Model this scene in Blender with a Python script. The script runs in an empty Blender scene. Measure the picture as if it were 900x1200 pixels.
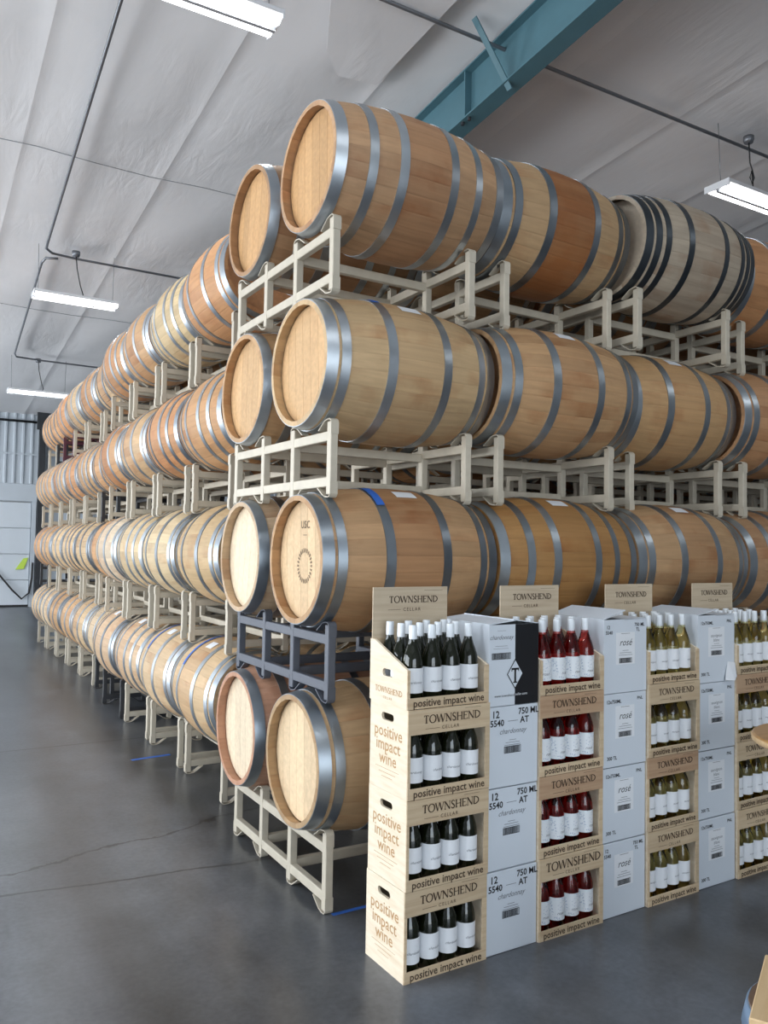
import bpy, bmesh, math, random
from mathutils import Matrix, Vector, Euler
R = random.Random(7)
PI = math.pi
SC = bpy.context.scene
COL = SC.collection

# ------------------------------------------------------------------ camera
cam_d = bpy.data.cameras.new('camera')
cam = bpy.data.objects.new('camera', cam_d)
COL.objects.link(cam)
cam_d.sensor_fit = 'VERTICAL'
cam_d.sensor_height = 36.0
cam_d.lens = 950.16 / 1200 * 36
cam_d.clip_start = 0.05
cam_d.clip_end = 200
_r = Vector((0.86288026, -0.50512535, 0.01691247))
_u = Vector((-0.03696532, -0.02970194, 0.99887505))
_f = Vector((0.50405477, 0.86253474, 0.04430134))
cam.matrix_world = Matrix(((_r.x, _u.x, -_f.x, -1.6304), (_r.y, _u.y, -_f.y, -3.2425), (_r.z, _u.z, -_f.z, 1.6102), (0, 0, 0, 1)))
SC.camera = cam

# ------------------------------------------------------------------ world, daylight, exposure
world = bpy.data.worlds.new('outdoor_sky')
SC.world = world
world.use_nodes = True
_n = world.node_tree.nodes
_bg = _n['Background']
_sky = _n.new('ShaderNodeTexSky')
_sky.sky_type = 'NISHITA'
_sky.sun_disc = False
_sky.sun_elevation = math.radians(45)
world.node_tree.links.new(_sky.outputs[0], _bg.inputs[0])
_bg.inputs[1].default_value = 0.12

def area(name, loc, rot, sx, sy, power, color):
    d = bpy.data.lights.new(name, 'AREA')
    d.shape = 'RECTANGLE'
    d.size, d.size_y = sx, sy
    d.energy = power
    d.color = color
    o = bpy.data.objects.new(name, d)
    COL.objects.link(o)
    o.location = loc
    o.rotation_euler = rot
    return o
# daylight entering by the two open roller doors (left wall and rear wall)
area('daylight_side_door', (-8.95, 1.5, 2.15), (0, -PI / 2, 0), 4.3, 9.0, 740, (0.88, 0.94, 1.0))
# unseen lamp added outside the side door to brighten the ceiling from below
area('added_ceiling_fill', (-11.2, 1.5, 0.05), (0, -math.radians(150), 0), 4.0, 12.0, 430, (0.95, 0.97, 1.0))
area('added_far_row_fill', (-8.95, 13.0, 2.15), (0, -PI / 2, 0), 4.3, 6.0, 520, (0.88, 0.94, 1.0))  # added lamp in an invented far opening, to light the far rows
area('added_far_ceiling_fill', (-11.2, 13.0, 0.05), (0, -math.radians(150), 0), 4.0, 8.0, 1500, (0.95, 0.97, 1.0))  # unseen lamp added low outside, brightening the far ceiling
area('daylight_rear_door', (-2.5, -10.95, 2.15), (PI / 2, 0, 0), 7.0, 4.3, 370, (0.84, 0.92, 1.0))
SC.view_settings.view_transform = 'Standard'
SC.view_settings.look = 'None'
SC.view_settings.gamma = 1.0
SC.view_settings.use_curve_mapping = False
SC.view_settings.exposure = 0.28

# ------------------------------------------------------------------ material helpers
def new_mat(name):
    m = bpy.data.materials.new(name)
    m.use_nodes = True
    return m, m.node_tree.nodes, m.node_tree.links, m.node_tree.nodes['Principled BSDF']

def simple(name, col, rough=0.5, metal=0.0, emit=None, strength=0, noise=0.0, nscale=8.0, bump=0.0, trans=0.0, coat=0.0):
    m, n, l, b = new_mat(name)
    b.inputs['Base Color'].default_value = (*col, 1)
    b.inputs['Roughness'].default_value = rough
    b.inputs['Metallic'].default_value = metal
    b.inputs['Transmission Weight'].default_value = trans
    b.inputs['Coat Weight'].default_value = coat
    if emit:
        b.inputs['Emission Color'].default_value = (*emit, 1)
        b.inputs['Emission Strength'].default_value = strength
    if noise or bump:
        tc = n.new('ShaderNodeTexCoord')
        t = n.new('ShaderNodeTexNoise')
        t.inputs['Scale'].default_value = nscale
        t.inputs['Detail'].default_value = 5
        l.new(tc.outputs['Object'], t.inputs['Vector'])
        if noise:
            mx = n.new('ShaderNodeMix'); mx.data_type = 'RGBA'
            mx.inputs[6].default_value = (*[max(0, c * (1 - noise)) for c in col], 1)
            mx.inputs[7].default_value = (*[min(1, c * (1 + noise)) for c in col], 1)
            l.new(t.outputs['Fac'], mx.inputs[0])
            l.new(mx.outputs[2], b.inputs['Base Color'])
        if bump:
            bp = n.new('ShaderNodeBump'); bp.inputs['Strength'].default_value = bump
            bp.inputs['Distance'].default_value = 0.02
            l.new(t.outputs['Fac'], bp.inputs['Height'])
            l.new(bp.outputs[0], b.inputs['Normal'])
    return m

def math_node(n, l, op, a, b=None, c=None):
    q = n.new('ShaderNodeMath'); q.operation = op
    for i, v in enumerate((a, b, c)):
        if v is None: continue
        if isinstance(v, (int, float)): q.inputs[i].default_value = v
        else: l.new(v, q.inputs[i])
    return q.outputs[0]

def oak(name, mode, stain=0.5, rough=0.55):
    """oak: tone comes from the object's own colour; mode 'piece' varies per object, 'body' per stave angle"""
    m, n, l, b = new_mat(name)
    tc = n.new('ShaderNodeTexCoord'); oi = n.new('ShaderNodeObjectInfo')
    sep = n.new('ShaderNodeSeparateXYZ'); l.new(tc.outputs['Object'], sep.inputs[0])
    if mode == 'piece':
        rnd = oi.outputs['Random']
    else:
        ang = math_node(n, l, 'ARCTAN2', sep.outputs['Y'], sep.outputs['Z'])
        idx = math_node(n, l, 'FLOOR', math_node(n, l, 'MULTIPLY', ang, 28 / (2 * PI)))
        comb = n.new('ShaderNodeCombineXYZ'); l.new(idx, comb.inputs[0]); l.new(oi.outputs['Random'], comb.inputs[1])
        wn = n.new('ShaderNodeTexWhiteNoise'); l.new(comb.outputs[0], wn.inputs['Vector'])
        rnd = wn.outputs['Value']
    # grain
    mp = n.new('ShaderNodeMapping')
    l.new(tc.outputs['Object'], mp.inputs['Vector'])
    mp.inputs['Scale'].default_value = (2.0, 45, 45) if mode != 'head' else (45, 45, 2.5)
    off = n.new('ShaderNodeCombineXYZ'); l.new(math_node(n, l, 'MULTIPLY', oi.outputs['Random'], 37.0), off.inputs[0]); l.new(math_node(n, l, 'MULTIPLY', oi.outputs['Random'], 91.0), off.inputs[1])
    l.new(off.outputs[0], mp.inputs['Location'])
    gr = n.new('ShaderNodeTexNoise'); gr.inputs['Scale'].default_value = 1.0; gr.inputs['Detail'].default_value = 6; l.new(mp.outputs[0], gr.inputs['Vector'])
    # stains
    va = n.new('ShaderNodeVectorMath'); va.operation = 'ADD'; l.new(tc.outputs['Object'], va.inputs[0]); l.new(off.outputs[0], va.inputs[1])
    st = n.new('ShaderNodeTexNoise'); st.inputs['Scale'].default_value = 4.0; st.inputs['Detail'].default_value = 5; l.new(va.outputs[0], st.inputs['Vector'])
    fine = math_node(n, l, 'MULTIPLY_ADD', gr.outputs['Fac'], 0.5, 0.75)
    piece = math_node(n, l, 'MULTIPLY_ADD', rnd, 0.22, 0.88)
    val = math_node(n, l, 'MULTIPLY', fine, piece)
    vm = n.new('ShaderNodeVectorMath'); vm.operation = 'SCALE'; l.new(oi.outputs['Color'], vm.inputs[0]); l.new(val, vm.inputs['Scale'])
    ramp = n.new('ShaderNodeMapRange'); ramp.inputs[1].default_value = 0.52; ramp.inputs[2].default_value = 0.75; ramp.inputs[3].default_value = 0; ramp.inputs[4].default_value = stain
    l.new(st.outputs['Fac'], ramp.inputs[0])
    amount = ramp.outputs[0]
    if mode != 'head' and stain > .3:
        # wine stain kept between the two bilge hoops; how strong is the object's own alpha
        band = math_node(n, l, 'LESS_THAN', math_node(n, l, 'ABSOLUTE', sep.outputs['X']), .15)
        amount = math_node(n, l, 'ADD', amount, math_node(n, l, 'MULTIPLY', band, math_node(n, l, 'MULTIPLY', math_node(n, l, 'SUBTRACT', 1.0, oi.outputs['Alpha']), math_node(n, l, 'MULTIPLY_ADD', st.outputs['Fac'], .8, .6))))
    mx = n.new('ShaderNodeMix'); mx.data_type = 'RGBA'; mx.blend_type = 'MULTIPLY'
    l.new(amount, mx.inputs[0]); l.new(vm.outputs[0], mx.inputs[6]); mx.inputs[7].default_value = (0.62, 0.36, 0.22, 1)
    l.new(mx.outputs[2], b.inputs['Base Color'])
    b.inputs['Roughness'].default_value = rough
    b.inputs['Specular IOR Level'].default_value = 0.35
    bp = n.new('ShaderNodeBump'); bp.inputs['Strength'].default_value = 0.12; bp.inputs['Distance'].default_value = 0.004
    l.new(gr.outputs['Fac'], bp.inputs['Height']); l.new(bp.outputs[0], b.inputs['Normal'])
    return m

def tinted(name, rough, metal, noise=0.25, nscale=14.0, rnoise=0.15, stretch=(1, 1, 1)):
    """paint or metal whose tone is the object's own colour"""
    m, n, l, b = new_mat(name)
    tc = n.new('ShaderNodeTexCoord'); oi = n.new('ShaderNodeObjectInfo')
    mp = n.new('ShaderNodeMapping'); mp.inputs['Scale'].default_value = stretch; l.new(tc.outputs['Object'], mp.inputs['Vector'])
    t = n.new('ShaderNodeTexNoise'); t.inputs['Scale'].default_value = nscale; t.inputs['Detail'].default_value = 6
    l.new(mp.outputs[0], t.inputs['Vector'])
    v = math_node(n, l, 'MULTIPLY_ADD', t.outputs['Fac'], 2 * noise, 1 - noise)
    vm = n.new('ShaderNodeVectorMath'); vm.operation = 'SCALE'; l.new(oi.outputs['Color'], vm.inputs[0]); l.new(v, vm.inputs['Scale'])
    l.new(vm.outputs[0], b.inputs['Base Color'])
    b.inputs['Metallic'].default_value = metal
    l.new(math_node(n, l, 'MULTIPLY_ADD', t.outputs['Fac'], rnoise, rough - rnoise / 2), b.inputs['Roughness'])
    return m

def floor_mat():
    m, n, l, b = new_mat('polished_concrete')
    tc = n.new('ShaderNodeTexCoord'); sep = n.new('ShaderNodeSeparateXYZ'); l.new(tc.outputs['Object'], sep.inputs[0])
    def noise(scale, det, stretch=(1, 1, 1), rough=0.6):
        mp = n.new('ShaderNodeMapping'); mp.inputs['Scale'].default_value = stretch; l.new(tc.outputs['Object'], mp.inputs['Vector'])
        t = n.new('ShaderNodeTexNoise'); t.inputs['Scale'].default_value = scale; t.inputs['Detail'].default_value = det; t.inputs['Roughness'].default_value = rough
        l.new(mp.outputs[0], t.inputs['Vector']); return t.outputs['Fac']
    big = noise(0.9, 4, (1.3, 0.45, 1)); mid = noise(3.0, 9, (1, 1, 1), 0.62); fine = noise(38, 6); scr = noise(14, 4, (1, 0.06, 1))
    cr = n.new('ShaderNodeValToRGB')
    cr.color_ramp.elements[0].position = 0.34; cr.color_ramp.elements[0].color = (0.034, 0.038, 0.042, 1)
    cr.color_ramp.elements[1].position = 0.70; cr.color_ramp.elements[1].color = (0.155, 0.163, 0.174, 1)
    mixv = math_node(n, l, 'ADD', math_node(n, l, 'MULTIPLY', big, 0.42), math_node(n, l, 'ADD', math_node(n, l, 'MULTIPLY', mid, 0.36), math_node(n, l, 'MULTIPLY', fine, 0.22)))
    l.new(mixv, cr.inputs[0])
    # pale and dark wheel tracks worn along the aisle
    tr = n.new('ShaderNodeMapRange'); tr.inputs[1].default_value = 0.38; tr.inputs[2].default_value = 0.64
    l.new(noise(1.0, 2, (1.9, 0.16, 1), 0.4), tr.inputs[0])
    mx = n.new('ShaderNodeMix'); mx.data_type = 'RGBA'; mx.blend_type = 'MULTIPLY'; mx.inputs[0].default_value = 0.8
    tc2 = n.new('ShaderNodeMix'); tc2.data_type = 'RGBA'; tc2.inputs[6].default_value = (0.62, 0.60, 0.58, 1); tc2.inputs[7].default_value = (1.25, 1.3, 1.4, 1)
    l.new(tr.outputs[0], tc2.inputs[0]); l.new(cr.outputs[0], mx.inputs[6]); l.new(tc2.outputs[2], mx.inputs[7])
    # two wandering cracks and the sawn joints
    col = mx.outputs[2]
    wob = math_node(n, l, 'MULTIPLY_ADD', noise(1.6, 6), 0.5, -0.25)
    for a, s, w, lim, wa in ((0.72, -0.12, 0.009, 0.2, 0.25), (1.45, 0.30, 0.010, 0.35, 0.9), (3.65, 0.0, 0.012, 9, 0.0)):
        y0 = math_node(n, l, 'MULTIPLY_ADD', sep.outputs['X'], s, a)
        y1 = math_node(n, l, 'ADD', y0, math_node(n, l, 'MULTIPLY', wob, wa))
        d = math_node(n, l, 'ABSOLUTE', math_node(n, l, 'SUBTRACT', sep.outputs['Y'], y1))
        on = math_node(n, l, 'MULTIPLY', math_node(n, l, 'LESS_THAN', d, w), math_node(n, l, 'LESS_THAN', sep.outputs['X'], lim))
        k = n.new('ShaderNodeMix'); k.data_type = 'RGBA'
        l.new(math_node(n, l, 'MULTIPLY', on, 0.75), k.inputs[0]); l.new(col, k.inputs[6]); k.inputs[7].default_value = (0.012, 0.012, 0.014, 1)
        col = k.outputs[2]
    l.new(col, b.inputs['Base Color'])
    l.new(math_node(n, l, 'MULTIPLY_ADD', mid, 0.10, 0.25), b.inputs['Roughness'])
    b.inputs['Specular IOR Level'].default_value = 0.5
    bp = n.new('ShaderNodeBump'); bp.inputs['Strength'].default_value = 0.03; bp.inputs['Distance'].default_value = 0.003
    l.new(mid, bp.inputs['Height']); l.new(bp.outputs[0], b.inputs['Normal'])
    return m

def vinyl_mat():
    m, n, l, b = new_mat('vinyl_insulation')
    tc = n.new('ShaderNodeTexCoord')
    def noise(scale, det, stretch, rough=0.55):
        mp = n.new('ShaderNodeMapping'); mp.inputs['Scale'].default_value = stretch; mp.inputs['Rotation'].default_value = (0, 0, 0.5); l.new(tc.outputs['Object'], mp.inputs['Vector'])
        t = n.new('ShaderNodeTexNoise'); t.inputs['Scale'].default_value = scale; t.inputs['Detail'].default_value = det; t.inputs['Roughness'].default_value = rough; t.inputs['Distortion'].default_value = 0.6
        l.new(mp.outputs[0], t.inputs['Vector']); return t.outputs['Fac']
    wr = noise(3.2, 6, (2.2, 0.45, 1)); soft = noise(1.1, 3, (1, 1, 1))
    mask = n.new('ShaderNodeMapRange'); mask.inputs[1].default_value = 0.42; mask.inputs[2].default_value = 0.7; l.new(noise(0.8, 2, (1, 1, 1)), mask.inputs[0])
    cr = n.new('ShaderNodeMix'); cr.data_type = 'RGBA'; cr.inputs[6].default_value = (0.72, 0.72, 0.73, 1); cr.inputs[7].default_value = (0.80, 0.80, 0.81, 1)
    l.new(soft, cr.inputs[0]); l.new(cr.outputs[2], b.inputs['Base Color'])
    b.inputs['Roughness'].default_value = 0.62
    h = math_node(n, l, 'ADD', math_node(n, l, 'MULTIPLY', wr, math_node(n, l, 'MULTIPLY_ADD', mask.outputs[0], 0.9, 0.1)), math_node(n, l, 'MULTIPLY', soft, 0.5))
    bp = n.new('ShaderNodeBump'); bp.inputs['Strength'].default_value = 0.24; bp.inputs['Distance'].default_value = 0.05
    l.new(h, bp.inputs['Height']); l.new(bp.outputs[0], b.inputs['Normal'])
    return m

def grain_mat(name, col, dark, scale=(2, 60, 60), rough=0.6, var=0.25):
    m, n, l, b = new_mat(name)
    tc = n.new('ShaderNodeTexCoord'); oi = n.new('ShaderNodeObjectInfo')
    mp = n.new('ShaderNodeMapping'); mp.inputs['Scale'].default_value = scale; l.new(tc.outputs['Object'], mp.inputs['Vector'])
    off = n.new('ShaderNodeCombineXYZ'); l.new(math_node(n, l, 'MULTIPLY', oi.outputs['Random'], 50.0), off.inputs[0]); l.new(math_node(n, l, 'MULTIPLY', oi.outputs['Random'], 23.0), off.inputs[2])
    l.new(off.outputs[0], mp.inputs['Location'])
    t = n.new('ShaderNodeTexNoise'); t.inputs['Scale'].default_value = 1.0; t.inputs['Detail'].default_value = 5; t.inputs['Distortion'].default_value = 0.4; l.new(mp.outputs[0], t.inputs['Vector'])
    mx = n.new('ShaderNodeMix'); mx.data_type = 'RGBA'; mx.inputs[6].default_value = (*dark, 1); mx.inputs[7].default_value = (*col, 1)
    f = n.new('ShaderNodeMapRange'); f.inputs[1].default_value = 0.25; f.inputs[2].default_value = 0.6; l.new(t.outputs['Fac'], f.inputs[0]); l.new(f.outputs[0], mx.inputs[0])
    v = math_node(n, l, 'MULTIPLY_ADD', oi.outputs['Random'], var, 1 - var)
    vm = n.new('ShaderNodeVectorMath'); vm.operation = 'SCALE'; l.new(mx.outputs[2], vm.inputs[0]); l.new(v, vm.inputs['Scale'])
    l.new(vm.outputs[0], b.inputs['Base Color'])
    b.inputs['Roughness'].default_value = rough
    return m

def rose_label_mat():
    m, n, l, b = new_mat('rose_label_paper')
    tc = n.new('ShaderNodeTexCoord')
    t = n.new('ShaderNodeTexVoronoi'); t.inputs['Scale'].default_value = 130; l.new(tc.outputs['Object'], t.inputs['Vector'])
    t2 = n.new('ShaderNodeTexNoise'); t2.inputs['Scale'].default_value = 35; l.new(tc.outputs['Object'], t2.inputs['Vector'])
    k = math_node(n, l, 'MULTIPLY', math_node(n, l, 'LESS_THAN', t.outputs['Distance'], 0.35), math_node(n, l, 'GREATER_THAN', t2.outputs['Fac'], 0.5))
    mx = n.new('ShaderNodeMix'); mx.data_type = 'RGBA'; mx.inputs[6].default_value = (0.80, 0.83, 0.86, 1); mx.inputs[7].default_value = (0.50, 0.56, 0.66, 1)
    l.new(k, mx.inputs[0]); l.new(mx.outputs[2], b.inputs['Base Color']); b.inputs['Roughness'].default_value = 0.5
    return m

M = {
 'stave': oak('oak_stave', 'piece', 0.55), 'body': oak('oak_body', 'body', 0.5), 'head': oak('oak_head', 'piece', 0.12, 0.6),
 'hoop': tinted('galvanised_hoop', 0.36, 0.92, 0.22, 9.0, 0.2),
 'paint': tinted('rack_paint', 0.45, 0.0, 0.14, 18.0, 0.2),
 'floor': floor_mat(), 'vinyl': vinyl_mat(),
 'wallmetal': simple('wall_sheet', (0.52, 0.57, 0.62), 0.45, 0.0, noise=0.05, nscale=3),
 'plain': simple('wall_paint', (0.55, 0.56, 0.58), 0.7, noise=0.05, nscale=2),
 'doorwhite': simple('door_enamel', (0.62, 0.67, 0.72), 0.4, noise=0.04, nscale=4),
 'teal': simple('teal_steel', (0.070, 0.160, 0.195), 0.55, noise=0.12, nscale=6),
 'dark': simple('dark_steel', (0.03, 0.033, 0.038), 0.5, noise=0.2, nscale=12),
 'conduit': simple('conduit_steel', (0.22, 0.23, 0.25), 0.4, 0.7, noise=0.1),
 'linegrey': simple('grey_line', (0.30, 0.31, 0.33), 0.6, noise=0.1),
 'cord': simple('black_rubber', (0.02, 0.02, 0.022), 0.6, noise=0.1),
 'lampwhite': simple('lamp_enamel', (0.75, 0.76, 0.78), 0.35, noise=0.03),
 'tube': simple('lamp_diffuser', (0.9, 0.9, 0.9), 0.4, emit=(0.95, 0.98, 1.0), strength=4.0),
 'crate': grain_mat('crate_pine', (0.68, 0.53, 0.35), (0.56, 0.40, 0.25), (3, 8, 55), 0.6, 0.16),
 'crate_side_lit': grain_mat('crate_side_lit_pine', (0.82, 0.71, 0.55), (0.74, 0.60, 0.43), (8, 55, 3), 0.6, 0.08),  # paler than the fronts: light from the left put into the colour
 'crate_brown': grain_mat('crate_brown_pine', (0.52, 0.35, 0.22), (0.40, 0.24, 0.14), (3, 8, 55), 0.6, 0.1),
 'sign': grain_mat('sign_pine', (0.60, 0.49, 0.35), (0.50, 0.39, 0.27), (3, 8, 50), 0.6, 0.08),
 'ink': simple('dark_brown_ink', (0.06, 0.035, 0.02), 0.7, noise=0.1),
 'tanink': simple('tan_ink', (0.46, 0.27, 0.12), 0.7, noise=0.1),
 'black': simple('black_ink', (0.012, 0.012, 0.014), 0.5, noise=0.1),
 'greyink': simple('grey_ink', (0.16, 0.17, 0.19), 0.6, noise=0.1),
 'case': simple('white_carton', (0.66, 0.71, 0.77), 0.55, noise=0.03, nscale=5),
 'caseblack': simple('black_carton_print', (0.010, 0.011, 0.014), 0.4, noise=0.1),
 'paper': simple('white_paper', (0.80, 0.82, 0.85), 0.55, noise=0.03, nscale=20),
 'caseinner': simple('brown_carton_inside', (0.22, 0.15, 0.10), 0.8, noise=0.1),
 'roselabel': rose_label_mat(),
 'capsule': simple('white_capsule', (0.78, 0.82, 0.86), 0.3, noise=0.03, nscale=30),
 'glass_dark': simple('dark_green_glass', (0.010, 0.012, 0.005), 0.06, noise=0.2, trans=0.15, coat=0.3),
 'glass_rose': simple('rose_wine_glass', (0.80, 0.07, 0.055), 0.02, noise=0.05, trans=1.0, coat=0.0),
 'glass_gold': simple('golden_wine_glass', (0.98, 0.86, 0.42), 0.02, noise=0.05, trans=1.0, coat=0.0),
 'bluetape': simple('blue_tape', (0.03, 0.13, 0.50), 0.6, noise=0.12, nscale=30),
 'lime': simple('lime_card', (0.55, 0.75, 0.10), 0.5, noise=0.05),
 'pine': grain_mat('pine_board', (0.70, 0.50, 0.28), (0.58, 0.38, 0.19), (3, 30, 30), 0.5, 0.1),
 'tabletop': grain_mat('varnished_table', (0.50, 0.27, 0.09), (0.36, 0.18, 0.05), (3, 25, 25), 0.28, 0.05),
 'bluehoop': simple('blue_steel_hoop', (0.24, 0.34, 0.48), 0.4, 0.5, noise=0.15),
}

# ------------------------------------------------------------------ mesh helpers
MC = {}
def mesh_of(key, bm, mat, smooth=False):
    me = bpy.data.meshes.new(key)
    bm.normal_update()
    bm.to_mesh(me); bm.free()
    if mat: me.materials.append(M[mat])
    if smooth: me.polygons.foreach_set('use_smooth', [True] * len(me.polygons))
    return me

def obj(name, me, parent=None, loc=(0, 0, 0), rot=(0, 0, 0), color=None, mat=None):
    o = bpy.data.objects.new(name, me)
    COL.objects.link(o)
    o.location = loc; o.rotation_euler = rot
    if parent: o.parent = parent
    if color: o.color = (*color, 1) if len(color) == 3 else color
    if mat:
        o.material_slots[0].link = 'OBJECT'; o.material_slots[0].material = M[mat]
    return o

def thing(name, label, cat, loc=(0, 0, 0), rotz=0, group=None):
    o = bpy.data.objects.new(name, None)
    COL.objects.link(o)
    o.empty_display_size = 0.1
    o.location = loc; o.rotation_euler = (0, 0, rotz)
    tag(o, label, cat, group)
    return o

def tag(o, label, cat, group=None):
    o['label'] = label; o['category'] = cat
    if group: o['group'] = group
    return o

def struct(o, label=None):
    o['kind'] = 'structure'
    if label: o['label'] = label
    return o

def add_box(bm, x0, x1, y0, y1, z0, z1, bev=0):
    vs = [bm.verts.new((x, y, z)) for x in (x0, x1) for y in (y0, y1) for z in (z0, z1)]
    fs = [bm.faces.new([vs[i] for i in q]) for q in ((0, 1, 3, 2), (4, 6, 7, 5), (0, 4, 5, 1), (2, 3, 7, 6), (0, 2, 6, 4), (1, 5, 7, 3))]
    if bev:
        es = list({e for f in fs for e in f.edges})
        bmesh.ops.bevel(bm, geom=es, offset=bev, segments=1, affect='EDGES')

def box(key, x0, x1, y0, y1, z0, z1, mat, bev=0.0):
    k = ('box', round(x0, 4), round(x1, 4), round(y0, 4), round(y1, 4), round(z0, 4), round(z1, 4), mat, bev)
    if k not in MC:
        bm = bmesh.new(); add_box(bm, x0, x1, y0, y1, z0, z1, bev); MC[k] = mesh_of(key, bm, mat)
    return MC[k]

def add_tube(bm, pts, r, seg=8, cap=True):
    pts = [Vector(p) for p in pts]; rings = []
    prev = None
    for i, p in enumerate(pts):
        t = (pts[min(i + 1, len(pts) - 1)] - pts[max(i - 1, 0)]).normalized()
        ref = prev if prev is not None else (Vector((0, 0, 1)) if abs(t.z) < 0.9 else Vector((1, 0, 0)))
        a = (ref - t * ref.dot(t)).normalized(); b = t.cross(a); prev = a
        rings.append([bm.verts.new(p + a * r * math.cos(2 * PI * j / seg) + b * r * math.sin(2 * PI * j / seg)) for j in range(seg)])
    for q, w in zip(rings, rings[1:]):
        for j in range(seg): bm.faces.new((q[j], q[(j + 1) % seg], w[(j + 1) % seg], w[j]))
    if cap:
        bm.faces.new(rings[0][::-1]); bm.faces.new(rings[-1])

def tube(key, pts, r, mat, seg=8):
    bm = bmesh.new(); add_tube(bm, pts, r, seg); return mesh_of(key, bm, mat, True)

def lathe(key, prof, seg, mat, axis='Z', smooth=True, a0=0, a1=2 * PI, sharp=None):
    """prof: list of (radius, height)"""
    bm = bmesh.new(); full = abs(a1 - a0 - 2 * PI) < 1e-6; n = seg if full else seg + 1
    rings = []
    for r, h in prof:
        ring = []
        for j in range(n):
            a = a0 + (a1 - a0) * j / seg
            c, s = r * math.cos(a), r * math.sin(a)
            ring.append(bm.verts.new((c, s, h) if axis == 'Z' else (h, c, s)))
        rings.append(ring)
    for q, w in zip(rings, rings[1:]):
        for j in range(seg):
            k = (j + 1) % n
            try: bm.faces.new((q[j], q[k], w[k], w[j]))
            except ValueError: pass
    bmesh.ops.remove_doubles(bm, verts=bm.verts, dist=1e-6)
    bmesh.ops.recalc_face_normals(bm, faces=bm.faces)
    me = mesh_of(key, bm, mat, smooth)
    return me

def ribbon(bm, pts, width, thick, wdir):
    """flat bar swept along pts; wdir is the direction of its width"""
    pts = [Vector(p) for p in pts]; w = Vector(wdir).normalized() * width / 2; rings = []
    for i, p in enumerate(pts):
        t = (pts[min(i + 1, len(pts) - 1)] - pts[max(i - 1, 0)]).normalized()
        nn = t.cross(w).normalized() * thick / 2
        rings.append([bm.verts.new(p + s) for s in (w + nn, w - nn, -w - nn, -w + nn)])
    for q, u in zip(rings, rings[1:]):
        for j in range(4): bm.faces.new((q[j], q[(j + 1) % 4], u[(j + 1) % 4], u[j]))
    bm.faces.new(rings[0][::-1]); bm.faces.new(rings[-1])

def panel(key, outer, holes, thick, mat):
    """flat sheet in local XY with holes, thickness along Z (centred)"""
    cu = bpy.data.curves.new(key, 'CURVE'); cu.dimensions = '2D'; cu.fill_mode = 'BOTH'; cu.extrude = thick / 2
    for loop in [outer] + holes:
        s = cu.splines.new('POLY'); s.points.add(len(loop) - 1)
        for p, q in zip(s.points, loop): p.co = (q[0], q[1], 0, 1)
        s.use_cyclic_u = True
    t = bpy.data.objects.new('tmp', cu)
    me = bpy.data.meshes.new_from_object(t)
    me.name = key
    bpy.data.objects.remove(t); bpy.data.curves.remove(cu)
    me.materials.clear(); me.materials.append(M[mat])
    return me

def text(body, size, mat, shear=0.0, bold=0.0, align='CENTER', spacing=1.0):
    k = ('txt', body, size, mat, shear, bold, align, spacing)
    if k in MC: return MC[k]
    cu = bpy.data.curves.new('lettering', 'FONT'); cu.body = body; cu.size = size; cu.shear = shear; cu.offset = bold
    cu.align_x = align; cu.align_y = 'CENTER'; cu.resolution_u = 2; cu.space_character = spacing
    t = bpy.data.objects.new('tmp', cu)
    me = bpy.data.meshes.new_from_object(t); me.name = 'lettering'
    bpy.data.objects.remove(t); bpy.data.curves.remove(cu)
    me.materials.clear(); me.materials.append(M[mat])
    MC[k] = me
    return me

def wrap(me, radius, mat):
    """copy of a flat lettering mesh bent round a vertical cylinder; x becomes angle around -Y"""
    n = me.copy()
    for v in n.vertices:
        a = v.co.x / radius; z = v.co.y
        v.co = (radius * math.sin(a), -radius * math.cos(a), z)
    return n

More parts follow.
